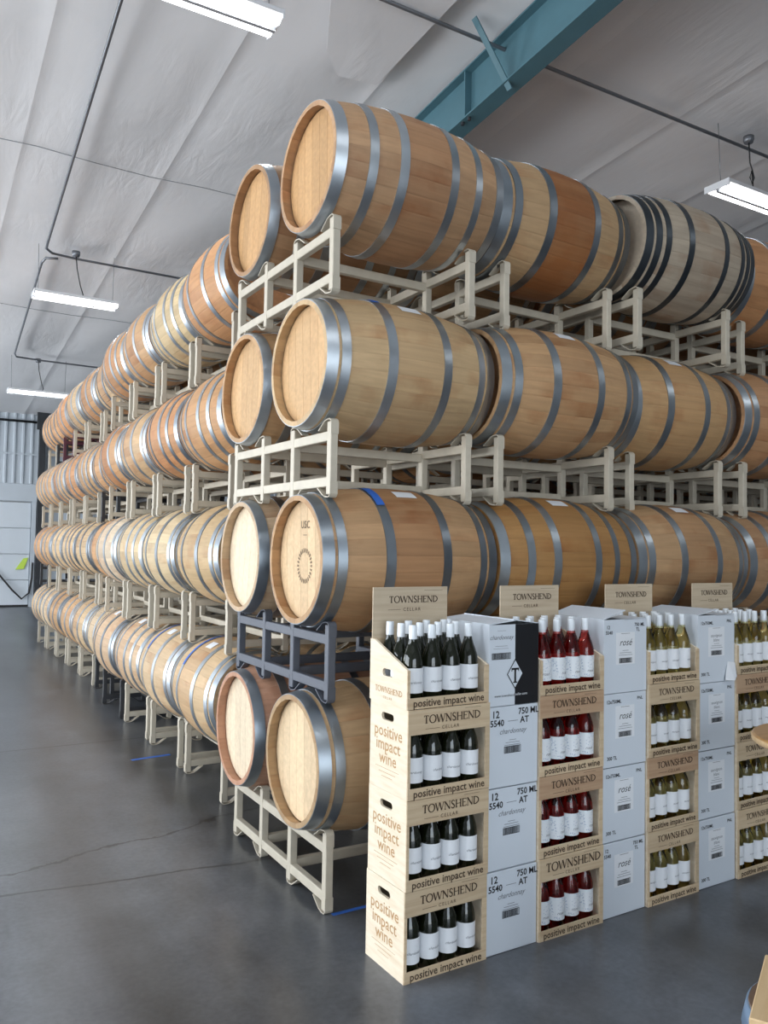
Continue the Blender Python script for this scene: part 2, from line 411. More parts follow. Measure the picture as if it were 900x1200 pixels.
# serif capitals built from strokes, for the wine maker's name
def serif_word(word, width, mat):
    k = ('serif', word, width, mat)
    if k in MC: return MC[k]
    bm = bmesh.new(); TK, TN = 0.19, 0.085
    def st(p, q, w):
        p, q = Vector((*p, 0)), Vector((*q, 0)); d = (q - p).normalized(); nrm = Vector((-d.y, d.x, 0)) * w / 2
        bm.faces.new([bm.verts.new(v) for v in (p - nrm, q - nrm, q + nrm, p + nrm)])
    def curve(pts, w0, w1=None):
        for i in range(len(pts) - 1):
            f = i / (len(pts) - 1); w = w0 if w1 is None else w0 + (w1 - w0) * math.sin(PI * f)
            st(pts[i], pts[i + 1], w)
    x = 0.0
    for ch in word:
        if ch == 'T':
            W = .72; st((x + W / 2, 0), (x + W / 2, 1), TK); st((x, .97), (x + W, .97), TN); st((x + .03, .97), (x + .03, .78), TN); st((x + W - .03, .97), (x + W - .03, .78), TN); st((x + W / 2 - .17, .03), (x + W / 2 + .17, .03), TN)
        elif ch == 'O':
            W = .95; pts = [(x + W / 2 + W / 2 * math.cos(a), .5 + .5 * math.sin(a)) for a in [2 * PI * i / 20 for i in range(21)]]
            for i in range(20): st(pts[i], pts[i + 1], TN + (TK - TN) * abs(math.cos(2 * PI * (i + .5) / 20)))
        elif ch == 'W':
            W = 1.25; q = [(x, 1), (x + .32, 0), (x + .62, 1), (x + .94, 0), (x + W, 1)]
            for i in range(4): st(q[i], q[i + 1], TK if i % 2 == 0 else TN)
            for s in (x, x + .62, x + W): st((s - .12, .97), (s + .12, .97), TN)
        elif ch == 'N':
            W = .88; st((x + .08, 0), (x + .08, 1), TN); st((x + W - .08, 0), (x + W - .08, 1), TN); st((x + .05, 1), (x + W - .08, 0), TK)
            st((x - .04, .03), (x + .2, .03), TN); st((x - .04, .97), (x + .12, .97), TN); st((x + W - .2, .97), (x + W + .04, .97), TN)
        elif ch == 'S':
            W = .56; c = [(W * .93, .80), (W * .8, .95), (W * .5, 1), (W * .2, .93), (W * .08, .77), (W * .2, .62), (W * .5, .52), (W * .82, .40), (W * .93, .24), (W * .8, .07), (W * .5, 0), (W * .18, .05), (W * .05, .22)]
            curve([(x + a, b) for a, b in c], TN, TK)
        elif ch == 'H':
            W = .88; st((x + .1, 0), (x + .1, 1), TK); st((x + W - .1, 0), (x + W - .1, 1), TK); st((x + .1, .5), (x + W - .1, .5), TN)
            for s in (x + .1, x + W - .1):
                for z in (.03, .97): st((s - .15, z), (s + .15, z), TN)
        elif ch == 'E':
            W = .66; st((x + .1, 0), (x + .1, 1), TK); st((x - .03, .97), (x + W, .97), TN); st((x + .1, .52), (x + W * .8, .52), TN); st((x - .03, .03), (x + W, .03), TN)
            st((x + W - .03, .97), (x + W - .03, .8), TN); st((x + W - .03, .03), (x + W - .03, .2), TN)
        elif ch == 'D':
            W = .88; st((x + .1, 0), (x + .1, 1), TK); pts = [(x + .1 + (W - .15) * math.sin(a), .5 + .48 * math.cos(a)) for a in [PI * i / 12 for i in range(13)]]; curve(pts, TN, TK); st((x - .03, .97), (x + .25, .97), TN); st((x - .03, .03), (x + .25, .03), TN)
        x += W + .16
    s = width / x
    for v in bm.verts: v.co = ((v.co.x - x / 2) * s, (v.co.y - .5) * s, 0)
    for f in bm.faces:
        f.normal_update()
        if f.normal.z < 0: f.normal_flip()
    MC[k] = mesh_of('lettering', bm, mat)
    return MC[k]

ORD = ['first', 'second', 'third', 'fourth', 'fifth', 'sixth', 'seventh', 'eighth', 'ninth', 'tenth', 'eleventh', 'twelfth']
TIER = ['bottom tier', 'second tier', 'third tier', 'top tier']

# ------------------------------------------------------------------ the setting
def ceil_z(y): return 4.76 + 0.08 * (18.8 - y)
X0, X1, Y0, Y1 = -9.0, 15.0, -11.0, 18.8

fl = struct(obj('floor', box('floor', X0 - 2, X1, Y0 - 2, Y1 + .2, -0.15, 0, 'floor')))
# ceiling: strips of vinyl-faced insulation running from eave to ridge, sagging between purlins
def ceiling():
    bm = bmesh.new()
    a, b = ceil_z(Y0 - .2) + .25, ceil_z(Y1 + .2) + .25
    v = [bm.verts.new(q) for q in ((X0 - .2, Y0 - .2, a), (X1, Y0 - .2, a), (X1, Y1 + .2, b), (X0 - .2, Y1 + .2, b))]
    w = [bm.verts.new(q.co + Vector((0, 0, .1))) for q in v]
    bm.faces.new(v); bm.faces.new(w[::-1])
    for i in range(4): bm.faces.new((v[i], w[i], w[(i + 1) % 4], v[(i + 1) % 4]))
    bmesh.ops.recalc_face_normals(bm, faces=bm.faces)
    top = struct(obj('ceiling', mesh_of('ceiling', bm, 'plain')))
    xs = [-9.2, -8.1, -6.6, -5.15, -3.68, -2.2, -.75, .74, 2.10, 3.6, 5.1, 6.62, 8.1, 9.6, 11.1, 12.6, 15.0]
    NY = 96; NX = 24
    for i in range(len(xs) - 1):
        bm = bmesh.new(); g = []
        ph = R.random() * 6
        for j in range(NY + 1):
            y = Y0 - .1 + (Y1 - Y0 + .1) * j / NY
            row = []
            pur = abs(math.sin(PI * (y - 3.5) / 2.5)) ** 0.5          # 0 at the purlins
            for k in range(NX + 1):
                u = k / NX; x = xs[i] + (xs[i + 1] - xs[i]) * u
                lip = -0.014 * (math.exp(-(u / .03) ** 2) + math.exp(-((1 - u) / .05) ** 2))      # folded tab along one edge
                sag = -0.026 * math.sin(PI * u) * pur - .010 * pur + .010 * math.sin(PI * u) * math.sin(5 * u + y * 1.6 + ph)
                row.append(bm.verts.new((x, y, ceil_z(y) + .07 + sag + lip)))
            g.append(row)
        for j in range(NY):
            for k in range(NX): bm.faces.new((g[j][k], g[j + 1][k], g[j + 1][k + 1], g[j][k + 1]))
        obj('insulation_strip', mesh_of('insulation_strip', bm, 'vinyl', True), top)
    for y in (6.0, 11.0):
        z = ceil_z(y) + .045; pts = [(X0 + (X1 - X0) * q / 40, y + .03 * math.sin(q * 1.7), z - .012 * abs(math.sin(q * .9))) for q in range(41)]
        obj('purlin_line', tube('purlin_line', pts, .005, 'linegrey', 5), top)  # thin grey tube added to draw the dark crease line at a purlin
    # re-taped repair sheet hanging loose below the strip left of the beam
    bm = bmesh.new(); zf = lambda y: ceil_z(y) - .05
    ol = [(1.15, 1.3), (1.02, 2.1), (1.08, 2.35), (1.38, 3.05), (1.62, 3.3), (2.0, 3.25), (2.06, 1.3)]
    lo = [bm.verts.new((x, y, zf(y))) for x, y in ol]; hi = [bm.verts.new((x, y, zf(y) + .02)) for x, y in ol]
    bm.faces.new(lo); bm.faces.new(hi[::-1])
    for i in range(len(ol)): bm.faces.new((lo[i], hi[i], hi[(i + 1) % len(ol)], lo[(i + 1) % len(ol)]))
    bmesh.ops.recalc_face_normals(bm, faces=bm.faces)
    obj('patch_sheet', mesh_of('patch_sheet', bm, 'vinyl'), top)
ceiling()

def rib_wall(key, x0, x1, z0, z1, pitch=.2):
    bm = bmesh.new(); pr = []
    x = x0
    while x < x1 - 1e-4:
        for dx, d in ((0, 0), (.11, 0), (.13, -.035), (.17, -.035), (.19, 0)):
            if x + dx < x1: pr.append((x + dx, d))
        x += pitch
    pr.append((x1, 0))
    A = [bm.verts.new((a, d, z0)) for a, d in pr]; B = [bm.verts.new((a, d, z1)) for a, d in pr]
    for i in range(len(pr) - 1): bm.faces.new((A[i], A[i + 1], B[i + 1], B[i]))
    C = [bm.verts.new(q) for q in ((x0, .15, z0), (x1, .15, z0), (x1, .15, z1), (x0, .15, z1))]
    bm.faces.new(C[::-1])
    return mesh_of(key, bm, 'wallmetal')

wf = struct(obj('wall_far', box('wall_far', X0 - .2, X1, Y1 + .05, Y1 + .2, 0, 5.2, 'plain')))
obj('ribbed_sheet', rib_wall('ribbed_sheet', X0, X1, 3.05, 4.95), wf, (0, Y1, 0))
obj('ribbed_sheet', rib_wall('ribbed_sheet', 1.12, X1, 0, 2.98), wf, (0, Y1, 0))
obj('header_trim', box('header_trim', X0, X1, Y1 - .06, Y1 + .04, 2.62, 3.06, 'wallmetal', .01), wf)
obj('girt', box('girt', X0, X1, Y1 - .06, Y1 - .02, 3.78, 3.82, 'wallmetal'), wf)
obj('corner_post', box('corner_post', 1.10, 1.24, Y1 - .24, Y1 - .045, 0, 4.75, 'dark'), wf)
obj('bracket_box', box('bracket_box', 1.02, 1.42, Y1 - .30, Y1 - .24, 4.42, 4.86, 'dark', .01), wf)
dr = struct(obj('door_1', box('door_frame', 0.99, 1.09, Y1 - .10, Y1 + .04, 0, 2.62, 'wallmetal')), 'pale sectional roller door in the far wall')
for i in range(4):
    obj('door_panel', box('door_panel', -3.2, .98, Y1 - .05, Y1 + .03, .02 + i * .645, .655 + i * .645, 'doorwhite', .012), dr)
obj('bottom_seal', box('bottom_seal', -3.2, .98, Y1 - .06, Y1 + .02, 0, .05, 'cord'), dr)
hs = obj('hose', tube('hose', [(-.6, Y1 - .1, 1.35), (-.1, Y1 - .11, 1.12), (.3, Y1 - .12, .80), (.6, Y1 - .14, .42), (.82, Y1 - .16, .2), (.98, Y1 - .14, .34), (1.04, Y1 - .10, .7), (1.05, Y1 - .10, 1.1)], .022, 'cord'))
tag(hs, 'black hose looped low across the pale roller door', 'hose')
bm = bmesh.new(); t = [bm.verts.new(q) for q in ((.66, -.0, .92), (.86, 0, .94), (.95, 0, 1.22), (.84, 0, 1.20))]; u = [bm.verts.new(v.co + Vector((0, .02, 0))) for v in t]
bm.faces.new(t); bm.faces.new(u[::-1])
for i in range(4): bm.faces.new((t[i], u[i], u[(i + 1) % 4], t[(i + 1) % 4]))
tag(obj('door_flag', mesh_of('door_flag', bm, 'lime'), None, (0, Y1 - .08, 0)), 'lime green tag fixed to the pale roller door', 'tag')
tag(obj('wall_rail', tube('wall_rail', [(-4, Y1 - .09, 4.62), (1.05, Y1 - .09, 4.62)], .03, 'cord')), 'black pipe running level across the ribbed far wall', 'pipe')

def wall_with_gap(name, axis, pos, a0, a1, gaps, gz, h):
    """wall in plane axis=pos from a0..a1 with an openings up to gz"""
    bm = bmesh.new(); lo, hi = (pos - .2, pos)
    segs = []; last = a0
    for g0, g1 in gaps: segs += [(last, g0, 0, h), (g0, g1, gz, h)]; last = g1
    segs.append((last, a1, 0, h))
    for p, q, z0, z1 in segs:
        if axis == 'x': add_box(bm, lo, hi, p, q, z0, z1)
        else: add_box(bm, p, q, lo, hi, z0, z1)
    return struct(obj(name, mesh_of(name, bm, 'plain')))
wall_with_gap('wall_left', 'x', X0, Y0, Y1, ((-3.0, 6.0), (10.0, 16.0)), 4.3, 7.6)  # far gap invented to admit the added far lights
wall_with_gap('wall_rear', 'y', Y0, X0, X1, ((-6.0, 1.0),), 4.3, 7.6)
struct(obj('wall_right', box('wall_right', X1, X1 + .2, Y0, Y1, 0, 7.6, 'plain')))

# teal rafter
def rafter(x, label):
    y0, y1, dep, fw = -10.8, 18.5, .44, .18
    t = thing('roof_beam', label, 'beam', (x, y1, ceil_z(y1) - dep))
    def slab(name, xa, xb, za, zb):
        bm = bmesh.new()
        v = [bm.verts.new((a, y - y1, ceil_z(y) + c - (ceil_z(y1) - dep))) for y in (y0, y1) for a in (xa, xb) for c in (za, zb)]
        for q in ((0, 1, 3, 2), (4, 6, 7, 5), (0, 4, 5, 1), (2, 3, 7, 6), (0, 2, 6, 4), (1, 5, 7, 3)): bm.faces.new([v[i] for i in q])
        bmesh.ops.recalc_face_normals(bm, faces=bm.faces)
        return obj(name, mesh_of(name, bm, 'teal'), t)
    slab('web', -.008, .008, -dep, 0); slab('bottom_flange', -fw / 2, fw / 2, -dep - .014, -dep); slab('top_flange', -fw / 2, fw / 2, -.0, .014)
    for y in (2.75, -2.0, 7.5):
        z = ceil_z(y) - (ceil_z(y1) - dep)
        obj('stiffener', box('stiffener', -fw / 2 + .01, -.008, -.008, .008, -dep, 0, 'teal'), t, (0, y - y1, z))
        bl = lathe('bolt', [(0, 0), (.018, 0), (.018, .03), (0, .03)], 6, 'dark', smooth=False)
        for dy in (-.05, .05): obj('bolt', bl, t, (-.06, y - y1 + dy, z - dep - .045))
    for y in (2.15, -3.0, 6.2):
        z = ceil_z(y) - (ceil_z(y1) - dep)
        bm = bmesh.new(); ribbon(bm, [(-.42, 0, .0), (-.03, 0, -.50)], .06, .012, (0, 1, 0))
        obj('flange_brace', mesh_of('flange_brace', bm, 'teal'), t, (0, y - y1, z))
    return t
rafter(2.74, 'teal steel roof beam with stiffener plates running under the white ceiling')

# conduits
def conduit(pts, label):
    o = obj('conduit', tube('conduit', pts, .017, 'conduit'))
    return tag(o, label, 'conduit')
cz = lambda y: ceil_z(y) - .06
conduit([(-.36, -4, cz(-4)), (-.33, 3.3, cz(3.3)), (-.2, 8.1, cz(8.1)), (-.19, 8.3, cz(8.3)), (-.1, 8.42, cz(8.42)), (.2, 8.46, cz(8.46)), (4.5, 8.5, cz(8.5))], 'grey conduit along the ceiling turning above the middle hanging light')
conduit([(.0, 8.58, cz(8.5)), (-.15, 8.62, cz(8.6)), (-.18, 8.8, cz(8.8)), (-.05, 13.3, cz(13.3)), (.0, 13.5, cz(13.5)), (.5, 13.55, cz(13.55)), (4.2, 13.6, cz(13.6))], 'grey conduit along the ceiling turning above the farthest hanging light')
conduit([(-1.5, 2.26, cz(2.26)), (2.5, 2.25, cz(2.25) - .02), (8.5, 2.25, cz(2.25))], 'grey conduit crossing the ceiling through the teal beam')

# hanging lights
def hanging_light(x, y, label, cordpts, drop=.70, jx=None):
    z = ceil_z(y) - drop
    t = thing('hanging_light', label, 'light', (x, y, z), 0, 'hanging tube lights')
    obj('housing', box('housing', -.54, .54, -.15, .15, .012, .05, 'lampwhite', .006), t)
    for s in (-1, 1):
        bm = bmesh.new(); pr = [(-.125, .012), (-.12, -.018), (-.078, -.035), (-.038, -.018), (-.032, .012)]
        pr = [(a * 1 + .0, b) for a, b in pr]
        A = [bm.verts.new((-.53, s * a, b)) for a, b in pr]; B = [bm.verts.new((.53, s * a, b)) for a, b in pr]
        for i in range(4): bm.faces.new((A[i], A[i + 1], B[i + 1], B[i]))
        bm.faces.new(A); bm.faces.new(B[::-1]); bm.faces.new((A[0], B[0], B[4], A[4]))
        bmesh.ops.recalc_face_normals(bm, faces=bm.faces)
        obj('diffuser', mesh_of('diffuser', bm, 'tube'), t)
    obj('gap_strip', box('gap_strip', -.53, .53, -.016, .016, -.045, .012, 'linegrey'), t)  # grey strip added to darken the gap between the tubes
    obj('end_cap', box('end_cap', -.545, -.53, -.15, .15, -.02, .05, 'lampwhite'), t); obj('end_cap', box('end_cap', .53, .545, -.15, .15, -.02, .05, 'lampwhite'), t)
    for s in (-1, 1): obj('hanging_wire', tube('hanging_wire', [(s * .48, 0, .05), (s * .49, .02, drop)], .003, 'conduit', 5), t)
    j = cordpts[0]
    obj('cord', tube('cord', [(a, b, c * drop / .7) for a, b, c in cordpts], .007, 'cord', 6), t)
    jb = lathe('junction_box', [(0, -.03), (.045, -.03), (.055, 0), (.055, .04), (0, .04)], 12, 'conduit'); obj('junction_box', jb, t, (j[0], j[1], drop - .06))
    for sy in (-.078, .078):
        l = area('tube_light_glow', (x, y, z), (0, 0, 0), 1.04, .07, 13, (0.95, 0.98, 1.0))
        l.parent = t; l.location = (0, sy, -.037)
    return t
cw = [(-.02, 0, .66), (.0, 0, .45), (.05, .0, .22), (.09, 0, .1), (.06, 0, .06)]
hanging_light(.0, 2.15, 'twin-tube hanging light above the crates aisle, nearest the teal beam on its aisle side', cw)
hanging_light(.21, 8.32, 'twin-tube hanging light on wires below the middle conduit over the aisle', cw)
hanging_light(.42, 13.6, 'hanging tube light by the ribbed far wall over the aisle', cw)
hanging_light(5.98, 2.15, 'twin-tube hanging light beyond the teal beam above the barrel stack', [(-.02, 0, .66), (.0, 0, .4), (.04, 0, .33), (.07, 0, .25), (.04, 0, .18), (0, 0, .24), (.03, 0, .32), (.05, 0, .2), (.05, 0, .06)])
for lx, ly, lw in ((-5.2, 2.15, 'inside the near side door'), (-5.2, 8.3, 'between the two side openings'), (-5.2, -4.2, 'by the rear roller door'), (.3, -4.2, 'over the open floor before the crates'), (5.9, -4.2, 'over the open floor by the right wall'), (9.5, 8.3, 'far behind the barrel stack')):
    hanging_light(lx, ly, 'twin-tube hanging light ' + lw, cw)

# ------------------------------------------------------------------ barrels
RB, RH, HL = .350, .295, .463          # bilge radius, end radius, half length
TH = .022
def prof(t): return RB - (RB - RH) * (abs(t) / HL) ** 2
NS = 28
def stave_mesh():
    bm = bmesh.new(); n = 8; da = PI / NS * .993; rows = []
    for i in range(n + 1):
        t = -HL + 2 * HL * i / n; r = prof(t)
        row = []
        for a, rr in ((-da, r - .0007), (-da * .8, r), (0, r), (da * .8, r), (da, r - .0007), (da, r - TH), (-da, r - TH)):
            row.append(bm.verts.new((t, rr * math.sin(a), rr * math.cos(a))))
        rows.append(row)
    for p, q in zip(rows, rows[1:]):
        for j in range(7): bm.faces.new((p[j], q[j], q[(j + 1) % 7], p[(j + 1) % 7]))
    bm.faces.new(rows[0][::-1] if False else rows[0]); bm.faces.new(rows[-1][::-1])
    bmesh.ops.recalc_face_normals(bm, faces=bm.faces)
    return mesh_of('stave', bm, 'stave')
STAVE = stave_mesh()
def body_mesh():
    bm = bmesh.new(); n = 10; rows = []
    for i in range(n + 1):
        t = -HL + 2 * HL * i / n; r = prof(t); row = []
        for k in range(NS):
            for f, d in ((0.0, .003), (.10, 0), (.90, 0)):
                a = 2 * PI * (k + f) / NS; row.append(bm.verts.new((t, (r - d) * math.sin(a), (r - d) * math.cos(a))))
        rows.append(row)
    m = NS * 3
    for p, q in zip(rows, rows[1:]):
        for j in range(m): bm.faces.new((p[j], q[j], q[(j + 1) % m], p[(j + 1) % m]))
    for s, row in ((-1, rows[0]), (1, rows[-1])):
        inn = [bm.verts.new((s * HL, v.co.y * (RH - TH) / RH, v.co.z * (RH - TH) / RH)) for v in row]
        deep = [bm.verts.new((s * (HL - .06), v.co.y, v.co.z)) for v in inn]
        for A, B in ((row, inn), (inn, deep)):
            for j in range(m): bm.faces.new((A[j], B[j], B[(j + 1) % m], A[(j + 1) % m]))
    bmesh.ops.recalc_face_normals(bm, faces=bm.faces)
    return mesh_of('body', bm, 'body')
BODY = body_mesh()
def hoop_mesh(t, w):
    k = ('hoop', t, w)
    if k not in MC:
        bm = bmesh.new(); n = 56
        a, b = t - w / 2, t + w / 2
        for (r0, x0), (r1, x1) in (((prof(a) - .001, a), (prof(a) + .0035, a)), ((prof(a) + .0035, a), (prof(b) + .0035, b)), ((prof(b) + .0035, b), (prof(b) - .001, b))):
            A = [bm.verts.new((x0, r0 * math.cos(2 * PI * q / n), r0 * math.sin(2 * PI * q / n))) for q in range(n)]
            B = [bm.verts.new((x1, r1 * math.cos(2 * PI * q / n), r1 * math.sin(2 * PI * q / n))) for q in range(n)]
            for q in range(n): bm.faces.new((A[q], B[q], B[(q + 1) % n], A[(q + 1) % n]))
        bmesh.ops.recalc_face_normals(bm, faces=bm.faces)
        for f in bm.faces:
            c = f.calc_center_median()
            if abs(f.normal.x) < .5 and f.normal.dot(Vector((0, c.y, c.z))) < 0: f.normal_flip()
        MC[k] = mesh_of('hoop', bm, 'hoop', True)
    return MC[k]
RI = RH - TH + .004
HX = HL - .048
NB = 7
def head_board(i):
    bm = bmesh.new(); y0 = -RI + 2 * RI * i / NB + .0008; y1 = -RI + 2 * RI * (i + 1) / NB - .0008
    ys = [y0 + (y1 - y0) * j / 5 for j in range(6)]
    pts = [(y, math.sqrt(max(0, RI * RI - y * y))) for y in ys] + [(y, -math.sqrt(max(0, RI * RI - y * y))) for y in reversed(ys)]
    cl = []
    for p in pts:
        if not cl or (abs(cl[-1][0] - p[0]) + abs(cl[-1][1] - p[1])) > 1e-4: cl.append(p)
    if abs(cl[0][0] - cl[-1][0]) + abs(cl[0][1] - cl[-1][1]) < 1e-4: cl.pop()
    A = [bm.verts.new((0, y, z)) for y, z in cl]; B = [bm.verts.new((.02, y, z)) for y, z in cl]
    bm.faces.new(A); bm.faces.new(B[::-1])
    for j in range(len(cl)): bm.faces.new((A[j], B[j], B[(j + 1) % len(cl)], A[(j + 1) % len(cl)]))
    bmesh.ops.recalc_face_normals(bm, faces=bm.faces)
    return mesh_of('head_board', bm, 'head')
BOARDS = [head_board(i) for i in range(NB)]
HEAD = lathe('head', [(0, 0), (RI, 0), (RI, .02), (0, .02)], 40, 'head', 'X', False)

HOOPS = {
 'A': [(.436, .052), (.374, .042), (.15, .047)],
 'B': [(.436, .052), (.29, .042), (.135, .045)],
 'C': [(.435, .054), (.368, .042), (.16, .047)],
 'D': [(.439, .046), (.378, .038), (.315, .036), (.15, .04)],
}
STEEL = (.38, .42, .455); DULL = (.26, .29, .32); BLACKH = (.10, .115, .13); BRIGHT = (.43, .465, .50)
BCOUNT = [0]
def shade(c, a, b):
    f = R.uniform(a, b)
    return tuple(q * f for q in c)
def barrel(x, y, zc, rot, label, group, tone, hoops='A', steel=STEEL, detail=True, boards=False, headtone=None, tag_paper=None, bluetape=None, soak=0.0, stretch=1):
    t = thing('oak_barrel', label, 'barrel', (x, y, zc - RB), rot, group)
    headtone = headtone or tuple(min(1, c * 1.22 + .03) for c in tone)
    rr = R.random() * PI
    if detail:
        for k in range(NS):
            obj('stave', STAVE, t, (0, 0, RB), (rr + 2 * PI * k / NS, 0, 0), (*tone[:3], 1 - soak))
    else:
        b = obj('body', BODY, t, (0, 0, RB), (rr, 0, 0), (*tone[:3], 1 - soak)); b['kind'] = 'stuff'
    for q, w in HOOPS[hoops]:
        for s in (-1, 1):
            j = .004 * R.uniform(-1, 1) if q < .4 else 0
            obj('hoop', hoop_mesh(s * q, w), t, (j, 0, RB), (R.random() * 6, 0, 0), shade(steel, .85, 1.12))
    roll = R.uniform(-.15, .15)
    if boards:
        for m in BOARDS: obj('head_board', m, t, (-HX, 0, RB), (roll, 0, 0), headtone)
    else:
        h = obj('head', HEAD, t, (-HX, 0, RB), (roll, 0, 0), headtone)
    obj('head', HEAD, t, (HX - .02, 0, RB), (0, 0, 0), headtone)
    if tag_paper is not None:
        k = 'ptag'
        if k not in MC:
            MC[k] = lathe('paper_tag', [(prof(x_) + .002, x_) for x_ in (-.055, 0, .055)], 6, 'paper', 'X', False, 0, .19)
        obj('paper_tag', MC[k], t, (.02, 0, RB), (PI / 2 + tag_paper, 0, 0))
    if bluetape is not None:
        q, a0, a1 = bluetape
        me = lathe('blue_tape', [(prof(q - .02) + .006, q - .02), (prof(q) + .006, q), (prof(q + .02) + .006, q + .02)], 12, 'bluetape', 'X', False, a0, a1)
        obj('blue_tape', me, t, (0, 0, RB))
    if stretch != 1: t.scale = (stretch, 1, 1)
    BCOUNT[0] += 1
    return t

# ------------------------------------------------------------------ racks
PITCH, RHT, RD, RL = .918, .357, .765, 1.155
POSTS = [.019, .399, .761, RL - .019]
CRADLE = (.205, .950)
RAIL = box('rail', -.0175, .0175, .02, RL - .02, -.022, .022, 'paint', .003)
POST = box('post', -.019, .019, -.019, .019, .012, RHT - .012, 'paint', .003)
BEAM = box('beam', -RD / 2 + .019, RD / 2 - .019, -.017, .017, -.022, .022, 'paint', .003)
def strap_mesh(d, up):
    """flat bar bent over a post end and running down to the rail on the barrel side (direction d)"""
    k = ('strap', d, up)
    if k not in MC:
        bm = bmesh.new()
        pts = [(0, -d * .019, RHT - .07), (0, -d * .019, RHT - .016), (0, -d * .013, RHT - .006), (0, -d * .002, RHT), (0, d * .022, RHT - .002), (0, d * .045, RHT - .007), (0, d * .105, RHT - .046)]
        if not up: pts = [(a, b, RHT - c) for a, b, c in pts]
        ribbon(bm, pts, .040, .005, (1, 0, 0)); bmesh.ops.recalc_face_normals(bm, faces=bm.faces)
        MC[k] = mesh_of('cradle_strap', bm, 'paint')
    return MC[k]
CREAM = (.54, .485, .39); SLATE = (.10, .11, .135); INK = (.035, .036, .04); MAROON = (.10, .03, .045)
def rack(x, y, z, rot, label, group, tone=CREAM):
    t = thing('barrel_rack', label, 'rack', (x, y, z), rot, group)
    tone = shade(tone, .93, 1.06)
    for fx in (-RD / 2, RD / 2):
        obj('rail', RAIL, t, (fx, 0, .279), (0, 0, 0), tone); obj('rail', RAIL, t, (fx, 0, .070), (0, 0, 0), tone)
        for i, py in enumerate(POSTS):
            obj('post', POST, t, (fx, py, 0), (0, 0, 0), tone)
            d = 1 if i % 2 == 0 else -1
            obj('cradle_strap', strap_mesh(d, True), t, (fx, py, 0), (0, 0, 0), tone); obj('cradle_strap', strap_mesh(d, False), t, (fx, py, 0), (0, 0, 0), tone)
    for py in POSTS[1:3]:
        for z_ in (.262, .088): obj('beam', BEAM, t, (0, py, z_), (0, 0, 0), tone)
    return t

TAN = (.47, .285, .145); PALE = (.52, .365, .21); ORANGE = (.47, .235, .105); OCHRE = (.38, .20, .07); GREY = (.40, .33, .25); BROWN = (.38, .225, .12); RUST = (.40, .17, .085); WARM = (.48, .265, .125)
ZC = .633
# right-hand face: barrels lie along X, two per rack (front row beside the crates, second row behind)
right = {}   # (tier, n) -> (x of rack centre, y, yaw)
for k in range(4):
    for n in range(6):
        right[(k, n)] = [.3825 + n * .96 + R.uniform(-.02, .02), R.uniform(-.03, .04), R.uniform(-.01, .01)]
right.update({(0, 0): [.40, 0, 0], (1, 0): [.392, 0, 0], (2, 0): [.395, .035, .03], (2, 1): [1.32, -.015, -.01], (2, 2): [2.36, .077, -.02], (2, 3): [3.30, .02, 0],
              (3, 0): [.362, -.02, .02], (3, 1): [1.375, .038, .04], (3, 2): [2.265, -.058, 0], (3, 3): [3.325, .05, 0]})
front_tone = {(3, 0): (.44, .265, .145), (3, 1): (.46, .30, .16), (3, 2): GREY, (3, 3): ORANGE, (2, 0): (.53, .365, .20), (2, 1): TAN, (2, 2): (.49, .30, .145), (2, 3): (.44, .24, .12), (1, 0): (.44, .265, .135), (1, 1): OCHRE, (1, 2): (.42, .26, .135), (1, 3): BROWN, (0, 0): (.40, .265, .145)}
front_hoop = {(3, 0): 'B', (3, 1): 'C', (3, 2): 'D', (2, 0): 'A', (2, 1): 'A', (2, 2): 'A', (1, 0): 'A', (1, 1): 'B', (1, 2): 'A', (0, 0): 'C'}
front_steel = {(3, 0): BRIGHT, (3, 1): DULL, (3, 2): BLACKH, (2, 0): BRIGHT, (2, 1): STEEL, (2, 2): STEEL, (1, 0): DULL, (1, 1): STEEL, (1, 2): STEEL, (0, 0): DULL}
look = {(3, 0): 'brown stained', (3, 1): 'reddish', (3, 2): 'greyish dark-hooped', (3, 3): 'orange', (2, 0): 'pale tan', (2, 1): 'tan', (2, 2): 'tan', (1, 0): 'brown', (1, 1): 'ochre', (1, 2): 'tan'}
